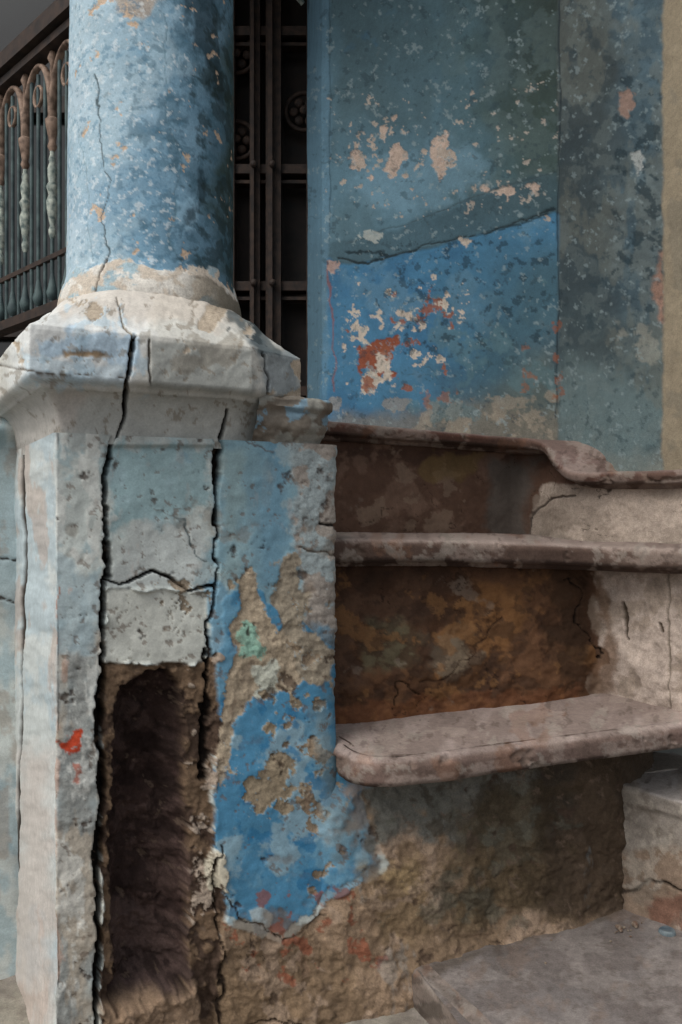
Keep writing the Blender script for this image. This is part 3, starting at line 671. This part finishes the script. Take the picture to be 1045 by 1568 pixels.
box(rl,(c0[0],c0[1],EYE+.252),(.95,.02,.012),rz);box(rl,(c0[0],c0[1],EYE+.318),(.95,.006,.006),rz)
fin(bars,'bars',M_ironb,rail);fin(bal,'balusters',M_bal,rail);fin(arch,'arches',M_brown,rail);fin(rl,'rails',M_iron,rail)
# door
door=empty('iron_door');bm=bmesh.new();Yd=2.03
def dX(a_):return (a_-CX)/F*Yd
def dZ(b_):return EYE+(CY-b_)/F*Yd
for aa,w in [(345,.05),(392,.024),(420,.036),(486,.05)]:
    box(bm,(dX(aa),Yd,EYE+.62),(w,.05,1.5))
    box(bm,(dX(aa)-w*.18,Yd-.03,EYE+.62),(w*.3,.02,1.5))
for bb in (-160,52,262,440,600): 
    box(bm,(dX(415),Yd+.004,dZ(bb)),(.30,.04,.022));box(bm,(dX(415),Yd+.006,dZ(bb+18)),(.30,.03,.008))
for aa in (300,255,210): box(bm,(dX(aa),Yd,EYE+.62),(.03,.05,1.5))
bmesh.ops.bevel(bm,geom=bm.edges[:],offset=.002,segments=1)
fin(bm,'frame',M_iron,door)
bm=bmesh.new();box(bm,(dX(415)-.05,Yd+.06,EYE+.62),(.50,.02,1.5));fin(bm,'panel',M_dark,door)
for aa,bb,rr in [(362,212,.045),(466,168,.045),(362,80,.045)]:
    torus(rr,.006,'rosette_ring',M_iron,(dX(aa),Yd+.01,dZ(bb)),door)
    bm=bmesh.new()
    for k in range(6):
        t=k*math.pi/3
        cx,cz=dX(aa)+rr*.55*math.cos(t),dZ(bb)+rr*.55*math.sin(t)
        r=bmesh.ops.create_icosphere(bm,subdivisions=2,radius=rr*.26)
        for vv in r['verts']: vv.co=Vector((vv.co.x+cx,vv.co.y*.5+Yd+.01,vv.co.z+cz))
    r=bmesh.ops.create_icosphere(bm,subdivisions=2,radius=rr*.25)
    for vv in r['verts']: vv.co=Vector((vv.co.x+dX(aa),vv.co.y*.5+Yd,vv.co.z+dZ(bb)))
    fin(bm,'rosette_petals',M_iron,door)
for bb in (262,440):
    for aa in (392,420):
        r=bmesh.new();q=bmesh.ops.create_icosphere(r,subdivisions=2,radius=.009)
        for vv in q['verts']: vv.co=vv.co+Vector((dX(aa),Yd-.042,dZ(bb)))
        fin(r,'stud',M_iron,door)
bm=bmesh.new()
tube(bm,[(dX(446),Yd-.06,dZ(-30)),(dX(450),Yd-.07,dZ(0)),(dX(449),Yd-.075,dZ(18)),(dX(458),Yd-.08,dZ(26)),(dX(466),Yd-.07,dZ(32))],.006,8,1.);fin(bm,'handle',M_bal,door)
# ---------------------------------------------------------------- house behind, unseen slab added overhead for shade
house=empty('house_building')
bm=bmesh.new()
box(bm,(-2.2,2.25,EYE+1.0),(3.6,.25,4.5));box(bm,(2.6,2.25,EYE+1.0),(4.2,.25,4.5));box(bm,(-.2,2.25,EYE+2.6),(.9,.25,2.0))
fin(bm,'walls',M_house,house)
bm=bmesh.new();box(bm,(-.2,2.6,EYE+1.0),(1.2,.1,3));fin(bm,'dark_hall',M_dark,house)
bm=bmesh.new();box(bm,(-.95,2.11,EYE+.9),(1.3,.02,2.4));fin(bm,'window_glass',M_glass,house)
bm=bmesh.new()
for x in (-1.58,-1.26,-.94,-.62,-.32): box(bm,(x,2.09,EYE+.9),(.04,.05,2.4))
for z in (-.28,.45,1.0,2.08): box(bm,(-.95,2.085,EYE+z),(1.3,.04,.04))
fin(bm,'window_frame',M_dark,house)
bm=bmesh.new();box(bm,(.22,1.68,EYE+1.50),(1.5,.88,.16));box(bm,(.22,1.66,EYE+1.61),(1.6,.95,.05));fin(bm,'shade_slab',M_house,house)  # out-of-view slab, brought forward to darken the wall and stairs
bm=bmesh.new();box(bm,(-.19,1.35,EYE+2.08),(.26,1.3,.2));fin(bm,'porch_beam',M_house,house)
bm=bmesh.new();bmesh.ops.create_grid(bm,x_segments=4,y_segments=4,size=300);fin(bm,'ground',M_gr,None)
bm=bmesh.new();box(bm,(.3,.95,.075),(3.0,1.6,.15));bmesh.ops.bevel(bm,geom=bm.edges[:],offset=.01,segments=2);fin(bm,'pavement',M_gr,None)

# ---------------------------------------------------------------- light
w=bpy.data.worlds.new('World');bpy.context.scene.world=w;w.use_nodes=True;nt=w.node_tree
bg=nt.nodes['Background'];sk=nt.nodes.new('ShaderNodeTexSky');sk.sky_type='NISHITA';sk.sun_disc=False
el=math.radians(50);az=math.radians(-138)
sk.sun_elevation=el;sk.sun_rotation=az;sk.dust_density=4;sk.air_density=1.0
hs=nt.nodes.new('ShaderNodeHueSaturation');hs.inputs['Saturation'].default_value=.3
nt.links.new(sk.outputs[0],hs.inputs['Color']);nt.links.new(hs.outputs[0],bg.inputs['Color']);bg.inputs['Strength'].default_value=.15
sl=bpy.data.lights.new('sun','SUN');sl.energy=1.5;sl.angle=math.radians(40);sl.color=(1,.95,.88)
so=bpy.data.objects.new('sun',sl);link(so)
dirv=Vector((math.sin(az)*math.cos(el),math.cos(az)*math.cos(el),math.sin(el)))
so.rotation_euler=dirv.to_track_quat('Z','Y').to_euler()
cam=bpy.data.cameras.new('camera');co=bpy.data.objects.new('camera',cam);link(co)
co.location=(0,0,EYE);co.rotation_euler=(math.pi/2,0,0);cam.sensor_fit='HORIZONTAL';cam.sensor_width=24;cam.lens=24*F/1045
cam.clip_start=.02;cam.clip_end=1000
sc=bpy.context.scene;sc.camera=co;sc.view_settings.view_transform='Standard';sc.view_settings.look='None';sc.view_settings.exposure=0
